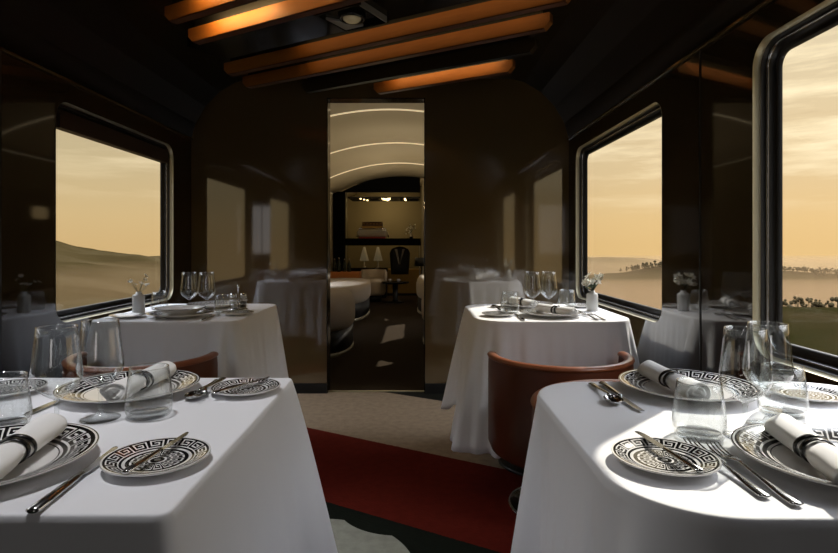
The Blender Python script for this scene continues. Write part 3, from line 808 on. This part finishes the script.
# under the shelf
for i, (lx, ll) in enumerate(((-1.03, 'left one of two small cream cone lamps below the bar shelf'), (-.75, 'right one of two small cream cone lamps below the bar shelf'))):
    r = thing('cone_lamp', (lx, 11.35, .60), ll, 'lamp', 'cream cone lamps')
    MB().lathe([(.09, .14), (.092, .15), (.02, .42), (.015, .42)], 20, caps=False).build('lamp_shade', M['shade'], r)
    MB().lathe([(.05, 0), (.05, .01), (.008, .02), (.008, .40)], 12).build('lamp_base', M['chrome'], r)
r = thing('black_counter', (-.95, 11.35, 0), 'low black counter carrying the cone lamps', 'counter')
MB().box(-.40, .38, -.15, .15, .0, .52).build('counter_body', M['black'], r); MB().box(-.42, .40, -.17, .17, .52, .60).build('counter_top', M['black_gloss'], r)
r = thing('hanging_jacket', (-.30, 11.05, .48), 'dark jacket with pale lapels hanging below the bar shelf', 'jacket')
rg = []
for z, w, d in ((0, .17, .05), (.15, .18, .06), (.3, .19, .06), (.42, .20, .06), (.5, .16, .05), (.55, .05, .03)):
    rg.append([(w * math.cos(a) * (1 + .06 * math.sin(5 * a)), d * math.sin(a), z) for a in [2 * PI * j / 24 for j in range(24)]])
MB().rings(rg, cap0=True, cap1=True).build('jacket_body', M['darkcloth'], r)
MB().add([(-.10, -.055, .5), (-.05, -.06, .5), (.0, -.068, .2), (-.02, -.068, .2), (.10, -.055, .5), (.05, -.06, .5), (.02, -.068, .2), (0, -.068, .2)], [(0, 1, 2, 3), (4, 7, 6, 5)]).build('lapels', M['palecloth'], r)
MB().tube([(0, 0, .54), (0, .0, .565)], .004, 6).build('hanger_hook', M['chrome'], r)
r = thing('round_table', (-.365, 10.35, 0), 'low dark round table with pedestal at the end of the lounge', 'table')
MB().lathe([(0, .35), (.24, .35), (.26, .36), (.26, .385), (0, .39)], 32).build('table_top', M['black_gloss'], r)
MB().lathe([(.06, .02), (.05, .05), (.05, .35)], 16).build('pedestal', M['black'], r)
MB().lathe([(.15, 0), (.15, .015), (.06, .02)], 24).build('foot', M['black'], r)
for dx, ll in ((-.10, 'left small white cup on the low round table'), (.06, 'right small white cup on the low round table')):
    r = thing('small_cup', (-.365 + dx, 10.3, .3905), ll, 'cup', 'cups on the low round table')
    MB().lathe([(0, 0), (.022, 0), (.032, .045), (.029, .045), (.02, .005), (0, .004)], 16).build('cup_body', M['porc'], r)
    MB().tube([(.028, 0, .035), (.043, 0, .03), (.04, 0, .012), (.024, 0, .01)], .003, 6).build('cup_handle', M['porc'], r)
r = thing('wooden_cabinet', (-.25, 11.9, 0), 'low golden wood cabinet against the far wall of the lounge', 'cabinet')
MB().box(-.85, .75, -.2, .2, .05, .55).build('cabinet_body', M['gold'], r); MB().box(-.83, .73, -.18, .2, 0, .05).build('plinth', M['black'], r)
r = thing('small_armchair', (-.78, 10.55, 0), 'small rounded cream armchair left of the low round table', 'armchair')
MB().lathe([(0, .12), (.20, .12), (.23, .18), (.22, .36), (.18, .42), (0, .43)], 28).build('seat', M['cream'], r)
rg = []
for i in range(17):
    a = math.radians(0 + 180 * i / 16)
    rg.append([((.22 + .04 * math.cos(b_)) * math.cos(a), (.22 + .04 * math.cos(b_)) * math.sin(a), .46 + .14 * math.sin(b_)) for b_ in [2 * PI * j / 10 for j in range(10)]])
MB().rings(rg, cap0=True, cap1=True).build('backrest', M['cream'], r)
MB().lathe([(.15, 0), (.15, .12)], 20).build('base', M['black'], r)

def sofa(name, cx, cy, rx, ry, label, zt=.53):
    r = thing(name, (cx, cy, 0), label, 'sofa', 'curved cream sofas in the lounge')
    q = lambda pts: [[(rx * f_ * math.copysign(abs(math.cos(a)) ** .8, math.cos(a)), ry * f_ * math.copysign(abs(math.sin(a)) ** .8, math.sin(a)), z) for a in [2 * PI * j / 48 for j in range(48)]] for f_, z in pts]
    MB().rings(q([(.94, .24), (.985, .27), (1, .34), (1, .44), (.97, .50), (.90, zt), (.5, zt + .01)]), cap0=True, cap1=True).build('seat_cushion', M['cream'], r)
    MB().rings(q([(.94, .035), (.955, .05), (.955, .24)]), cap0=True, cap1=True).build('base', M['black'], r)
    MB().rings(q([(.97, 0), (.97, .03), (.93, .036)]), cap0=True, cap1=True).build('plinth', M['lounge_wall'], r)
sofa('curved_sofa', -1.10, 5.75, .475, .62, 'nearer curved cream sofa on the left side of the lounge', .575)
sofa('curved_sofa', -1.14, 8.55, .45, 1.02, 'farther curved cream sofa on the left side of the lounge', .47)
sofa('curved_sofa', .57, 6.15, .50, .70, 'nearer cream sofa just showing right of the doorway', .56)
sofa('curved_sofa', .54, 9.05, .52, .95, 'farther cream sofa just showing right of the doorway, touched by sun', .56)
r = thing('wooden_console', (-1.28, 9.95, 0), 'orange wood console behind the far left sofa, carrying bottles', 'console')
o = MB().box(-.30, .31, -.2, .2, .36, .585).build('console_top', M['amber_wood'], r); bevel(o, .01)
MB().box(-.27, .28, -.17, .17, 0, .36).build('console_base', M['black'], r)
rnd = random.Random(11)
for i in range(5):
    r = thing('bottle', (-1.53 + i * .09, 9.92 + .08 * (i % 2), .586), ['dark bottle at the left end of the orange console', 'second dark bottle from the left on the orange console', 'middle dark bottle on the orange console', 'fourth dark bottle from the left on the orange console', 'dark bottle at the right of the row on the orange console'][i], 'bottle', 'bottles on the console')
    h = .20 + .05 * rnd.random()
    MB().lathe([(0, 0), (.032, 0), (.034, .01), (.034, h * .6), (.012, h * .78), (.012, h), (0, h)], 14).build('bottle_body', M['liqueur'], r)
    MB().lathe([(.0135, h - .02), (.0135, h + .004), (0, h + .006)], 10).build('bottle_cap', M['chrome'], r)
r = thing('black_lamp', (.12, 10.1, 0), 'black shaded standing lamp at the right side of the lounge', 'lamp')
MB().lathe([(.13, .68), (.12, .83), (.118, .83), (.128, .68), (.13, .68)], 24, caps=False).build('lamp_shade', M['black'], r)
MB().tube([(0, 0, .02), (0, 0, .80)], .010, 8).build('pole', M['black'], r)
MB().lathe([(0, 0), (.09, 0), (.09, .015), (.012, .025)], 20).build('lamp_base', M['black'], r)

# ------------------------------------------------------------------ landscape outside
def noise2(x, y, s, seed=0): return noise.fractal(Vector((x * s + seed, y * s, seed * .37)), 1.0, 2.0, 5)
def terrain(name, xs_, ys_, fn, material):
    nx, ny = len(xs_), len(ys_); v = [(x, y, fn(x, y)) for y in ys_ for x in xs_]
    f = [(j * nx + i, j * nx + i + 1, (j + 1) * nx + i + 1, (j + 1) * nx + i) for j in range(ny - 1) for i in range(nx - 1)]
    return MB().add(v, f, 0, True).build(name, material, kind='structure')
def land_mat(name, c1, c2, c3, s):
    m, N, L, b = newmat(name)
    tc = N.new('ShaderNodeTexCoord'); nz = N.new('ShaderNodeTexNoise'); nz.inputs['Scale'].default_value = s; nz.inputs['Detail'].default_value = 8; nz.inputs['Roughness'].default_value = .65
    mp = N.new('ShaderNodeMapping'); mp.inputs['Scale'].default_value = (.5, 1.2, 2.5)
    cr = N.new('ShaderNodeValToRGB'); e = cr.color_ramp.elements; e[0].position = .35; e[0].color = (*c1, 1); e[1].position = .65; e[1].color = (*c3, 1); k_ = e.new(.5); k_.color = (*c2, 1)
    L.new(tc.outputs['Object'], mp.inputs[0]); L.new(mp.outputs[0], nz.inputs['Vector']); L.new(nz.outputs['Fac'], cr.inputs[0]); L.new(cr.outputs[0], b.inputs['Base Color'])
    b.inputs['Roughness'].default_value = 1; b.inputs['Specular IOR Level'].default_value = 0
    return m
def sstep(a, b_, x):
    t = min(1, max(0, (x - a) / (b_ - a))); return t * t * (3 - 2 * t)
def left_h(x, y):
    ridge = -20 - (x + 223) * .20 + 9 * noise2(x, y, .008, 3)
    ridge = min(ridge, 46)
    b_ = -22 + 4 * noise2(x, y, .012, 5) - 8 * sstep(0, 200, -x) * sstep(300, 60, y)
    return b_ + (ridge - b_) * sstep(180, 520, y - .15 * x) * (1 - sstep(540, 720, y)) + noise2(x, y, .05, 9) * 1.2
LEFT_MAT = land_mat('brown_hill_left', (.016, .0115, .0045), (.022, .016, .0065), (.032, .024, .0115), .012)
terrain('hills_left', [-900 + 885 * i / 130 for i in range(131)], [-400 + 1500 * j / 150 for j in range(151)], left_h, LEFT_MAT)
def right_h(x, y):
    ratio = x / max(y, 1)
    base = -14 - .085 * max(0, min(y, 700)) + 4 * noise2(x, y, .004, 2)
    r1 = (-.050 * 760 + 1 + 6 * noise2(x, y, .006, 6) * (1 if y > 600 else 0) + 9.5 * sstep(.36, .44, ratio) * (1 - sstep(.50, .62, ratio)) - 3 * (1 - sstep(.30, .40, ratio)))
    h = base + (r1 - base) * math.exp(-((y - 760) / 120) ** 2)
    if y > 900:
        r2 = -.022 * 2600 - 60 * sstep(.34, .60, ratio) + 16 * noise2(x, y, .0015, 8)
        h = h + (r2 - h) * sstep(1100, 2600, y)
    near = -10.2 + .7 * noise2(x, y, .03, 4) - .012 * max(0, 90 - y)
    near_w = (1 - sstep(105, 175, y + .12 * x)) * sstep(.44, .60, ratio)
    return h + (near - h) * near_w
RIGHT_MAT = land_mat('green_brown_hill_right', (.0055, .0060, .0012), (.012, .0095, .0035), (.019, .0135, .0065), .03)
terrain('hills_right', [8 + 2400 * (i / 160) ** 1.7 for i in range(161)], [-150 + 3000 * (j / 220) ** 1.35 for j in range(221)], right_h, RIGHT_MAT)
tree_m = mat('far_tree_foliage', (.045, .035, .018), .95, spec=0)
def trees(name, n_, fn, hr, seed, label):
    rnd = random.Random(seed); m = MB()
    for _ in range(n_):
        x, y = fn(rnd); h = rnd.uniform(*hr); w = h * rnd.uniform(.25, .45); z = right_h(x, y) if x > 0 else left_h(x, y)
        m.tube([(x, y, z - 1), (x, y, z + h * .5)], w * .08, 5)
        for _b in range(6):
            bx, by, bz, br = x + w * rnd.uniform(-.8, .8), y + w * rnd.uniform(-.8, .8), z + h * rnd.uniform(.35, .95), w * rnd.uniform(.25, .6)
            rg = [[(bx + br * q * (1 + .3 * rnd.uniform(-1, 1)) * math.cos(a), by + br * q * math.sin(a), bz + br * t) for a in [2 * PI * j / 6 for j in range(6)]] for t, q in ((-.9, .3), (-.3, .95), (.4, .85), (.95, .2))]
            m.rings(rg, cap0=True, cap1=True)
    o = m.build(name, tree_m); o['kind'] = 'stuff'; tag(o, label, 'trees'); return o
trees('distant_trees', 420, lambda r: (r.uniform(285, 700), 745 + r.uniform(-25, 30)), (4, 8), 1, 'dark tree line on the distant foggy ridge right of the train')
trees('hillside_trees', 280, lambda r: ((lambda x: (x, 128 - .12 * x + r.uniform(-14, 8)))(r.uniform(66, 150))), (1.2, 2.4), 2, 'sparse trees on the near slope below the fog outside the big window')

def fog(name, x0, x1, y0, y1, z0, z1, dens, label, col=(.95, .85, .7)):
    o = MB().box(x0, x1, y0, y1, z0, z1).build(name, None) if False else None
    m = bpy.data.materials.new(name); m.use_nodes = True; N, L = m.node_tree.nodes, m.node_tree.links; N.clear()
    out = N.new('ShaderNodeOutputMaterial'); v = N.new('ShaderNodeVolumeScatter'); v.inputs['Color'].default_value = (*col, 1); v.inputs['Density'].default_value = dens; v.inputs['Anisotropy'].default_value = .35
    ab = N.new('ShaderNodeVolumeAbsorption'); ab.inputs['Color'].default_value = (*col, 1); ab.inputs['Density'].default_value = dens
    ad = N.new('ShaderNodeAddShader'); L.new(v.outputs[0], ad.inputs[0]); L.new(ab.outputs[0], ad.inputs[1]); L.new(ad.outputs[0], out.inputs['Volume'])
    o = MB().box(x0, x1, y0, y1, z0, z1).build(name, m); o['kind'] = 'stuff'; tag(o, label, 'fog')
    return o
fog('fog_bank', 20, 2300, 60, 690, -100, -40, .008, 'low golden fog filling the valley outside the right windows', (.27, .185, .105))
fog('thin_haze', 20, 2300, 30, 860, -110, -24, .0016, 'thin brown haze over the tree ridge outside the right windows', (.27, .19, .11))
fog('far_mist', 60, 2600, 900, 2500, -120, -44, .0016, 'pale mist between the tree ridge and the farthest hills outside the right windows', (.34, .245, .14))
fog('valley_haze', -700, -30, 40, 700, -45, -13, .0012, 'thin tan haze low over the brown hillside outside the left window', (.30, .20, .11))

# ------------------------------------------------------------------ world: warm low sky with streaky cloud, paler and cooler overhead
w = bpy.data.worlds.new('evening_sky'); sc.world = w; w.use_nodes = True
N, L = w.node_tree.nodes, w.node_tree.links; N.clear()
def nm(op, *a, clamp=False):
    x = N.new('ShaderNodeMath'); x.operation = op; x.use_clamp = clamp
    for i, v in enumerate(a):
        if isinstance(v, (int, float)): x.inputs[i].default_value = v
        else: L.new(v, x.inputs[i])
    return x.outputs[0]
def mixc(f, a, b_):
    x = N.new('ShaderNodeMix'); x.data_type = 'RGBA'
    for i, v in ((0, f), (6, a), (7, b_)):
        if isinstance(v, tuple): x.inputs[i].default_value = (*v, 1)
        elif isinstance(v, (int, float)): x.inputs[i].default_value = v
        else: L.new(v, x.inputs[i])
    return x.outputs[2]
tc = N.new('ShaderNodeTexCoord'); sep = N.new('ShaderNodeSeparateXYZ'); L.new(tc.outputs['Generated'], sep.inputs[0])
X_, Y_, Z_ = sep.outputs
side = nm('MULTIPLY_ADD', nm('ADD', nm('MULTIPLY', X_, .8), nm('MULTIPLY', Y_, .3)), .75, .45, clamp=True)   # 1 towards the sun side
def ramp(stops):
    r = N.new('ShaderNodeValToRGB'); e = r.color_ramp.elements
    e[0].position = stops[0][0]; e[0].color = (*stops[0][1], 1); e[1].position = stops[-1][0]; e[1].color = (*stops[-1][1], 1)
    for p, c in stops[1:-1]: q = e.new(p); q.color = (*c, 1)
    L.new(nm('MAXIMUM', Z_, 0.0), r.inputs[0]); return r.outputs[0]
right = ramp([(0, (.90, .60, .26)), (.04, (.92, .63, .29)), (.12, (.88, .66, .37)), (.36, (.84, .72, .50)), (.50, (5.0, 5.1, 5.4)), (1, (7, 7.6, 8.8))])
left = ramp([(0, (.60, .42, .20)), (.05, (.60, .45, .23)), (.15, (.50, .42, .25)), (.40, (.48, .42, .28)), (.62, (5.6, 5.8, 6.3)), (1, (8, 8.8, 10.4))])
base = mixc(side, left, right)
mp = N.new('ShaderNodeMapping'); mp.inputs['Scale'].default_value = (1.3, 1.3, 11); L.new(tc.outputs['Generated'], mp.inputs[0])
nz = N.new('ShaderNodeTexNoise'); nz.inputs['Scale'].default_value = 2.6; nz.inputs['Detail'].default_value = 7; nz.inputs['Roughness'].default_value = .62; L.new(mp.outputs[0], nz.inputs['Vector'])
cl = nm('MULTIPLY', nm('MULTIPLY_ADD', nz.outputs['Fac'], 5.0, -2.35, clamp=True), nm('MULTIPLY', side, nm('MULTIPLY_ADD', Z_, 9.0, -.35, clamp=True)))
skyc = mixc(nm('MULTIPLY', cl, .9), base, (1.25, 1.06, .70))
cd = nm('MULTIPLY', nm('MULTIPLY_ADD', nz.outputs['Fac'], -6.0, 2.6, clamp=True), nm('MULTIPLY', side, nm('MULTIPLY_ADD', Z_, 9.0, -.5, clamp=True)))
skyc = mixc(nm('MULTIPLY', cd, .6), skyc, (.66, .48, .27))
bg = N.new('ShaderNodeBackground'); out = N.new('ShaderNodeOutputWorld'); L.new(skyc, bg.inputs[0]); bg.inputs[1].default_value = 1.0; L.new(bg.outputs[0], out.inputs[0])

# ------------------------------------------------------------------ lights
def light(name, kind, loc, energy, col, **kw):
    l = bpy.data.lights.new(name, kind); l.energy = energy; l.color = col
    for k_, v in kw.items(): setattr(l, k_, v)
    o = bpy.data.objects.new(name, l); COL.objects.link(o); o.location = loc; return o
TANE = .74
s = light('sun', 'SUN', (5, 5, 5), 6.0, (1, .93, .80), angle=math.radians(.5))
s.rotation_euler = Vector((.7071, .7071, TANE)).to_track_quat('Z', 'Y').to_euler()
# LED strips tucked behind the beams, washing the beam faces
def strip(d, x, length, energy, aim_up=.3):
    y = (d - .5 * x) / .866
    o = light('beam_led', 'AREA', (x, y, ZB + .085), energy, (1, .62, .25), shape='RECTANGLE', size=length, size_y=.012)
    dirv = Vector((.5, .866, -aim_up)).normalized()
    o.rotation_euler = (-dirv).to_track_quat('Z', 'Y').to_euler()
    # long axis must run along the beam
    zax = -dirv; xax = Vector((.866, -.5, 0)); yax = zax.cross(xax).normalized()
    o.rotation_euler = Matrix((xax, yax, zax)).transposed().to_euler()
    return o
strip(1.40, -.5, 1.1, 1.0); strip(1.66, -.8, .5, 1.2); strip(1.88, -.9, .40, 1.6); strip(1.88, -.2, 1.2, .5)
strip(2.36, -.05, 1.5, .30); strip(2.62, -.05, 1.5, .30); strip(3.20, .15, .8, .6)
# unseen fill added to brighten the linen: overhead spots and a rear panel
for q, (lx, ly, ll) in enumerate(((-.66, .95, 'unseen fill light added over the left front table'), (.50, 1.0, 'unseen fill light added over the right front table'))):
    r = thing('ceiling_fill_light', (lx, ly, 2.232), ll, 'light', 'added fill lights over the tables')
    MB().lathe([(.085, .015), (.10, .015), (.102, .0), (.088, -.004), (.085, .015)], 32, caps=False).build('trim_ring', M['trim'], r)
    light('table_fill_spot', 'SPOT', (lx, ly, 2.225), (46, 3)[q], (1, .98, .98), spot_size=math.radians(78), spot_blend=.6, shadow_soft_size=.07)
r = thing('rear_fill_panel', (-.27, YN + .005, 1.35), 'unseen glowing fill panel added on the rear wall behind the viewer', 'lamp')  # added glowing panel, fills the cloth fronts from behind the camera
MB().box(-.30, .30, .0, .03, -.45, .45).build('fill_glow_panel', mat('frosted_fill', (.8, .8, .8), .5, emit=(1, .93, .88), es=2.6), r)
MB().box(-.32, .32, -.003, .02, -.47, -.45).box(-.32, .32, -.003, .02, .45, .47).box(-.32, -.30, -.003, .02, -.45, .45).box(.30, .32, -.003, .02, -.45, .45).build('fill_panel_frame', M['trim'], r)
# lounge lights
for y, e in ((5.6, 34), (7.5, 42), (9.4, 48)):      # unseen uplights without fixtures, added to brighten the vault
    o = light('vault_fill', 'SPOT', (XC, y, .62), e, (1, .80, .50), spot_size=math.radians(125), spot_blend=.8, shadow_soft_size=.05)
    o.rotation_euler = (PI, 0, 0)
light('bar_light', 'POINT', (-.6, 11.6, 1.9), 16, (1, .75, .4), shadow_soft_size=.1)

# ------------------------------------------------------------------ camera
cam = bpy.data.cameras.new('camera'); co = bpy.data.objects.new('camera', cam); COL.objects.link(co); sc.camera = co
co.location = (0, 0, 1.06); co.rotation_euler = (PI / 2, 0, 0)
cam.sensor_width = 36; cam.lens = 559 / 838 * 36
cam.shift_x = (419 - 415) / 838; cam.shift_y = -(276.5 - 245) / 838
cam.clip_start = .02; cam.clip_end = 6000

sc.view_settings.view_transform = 'Standard'; sc.view_settings.look = 'None'; sc.view_settings.gamma = 1; sc.view_settings.use_curve_mapping = False
sc.view_settings.exposure = 0
sc.cycles.transparent_max_bounces = 40; sc.cycles.max_bounces = 8; sc.cycles.volume_bounces = 1
sc.cycles.sample_clamp_indirect = 4; sc.cycles.use_denoising = True
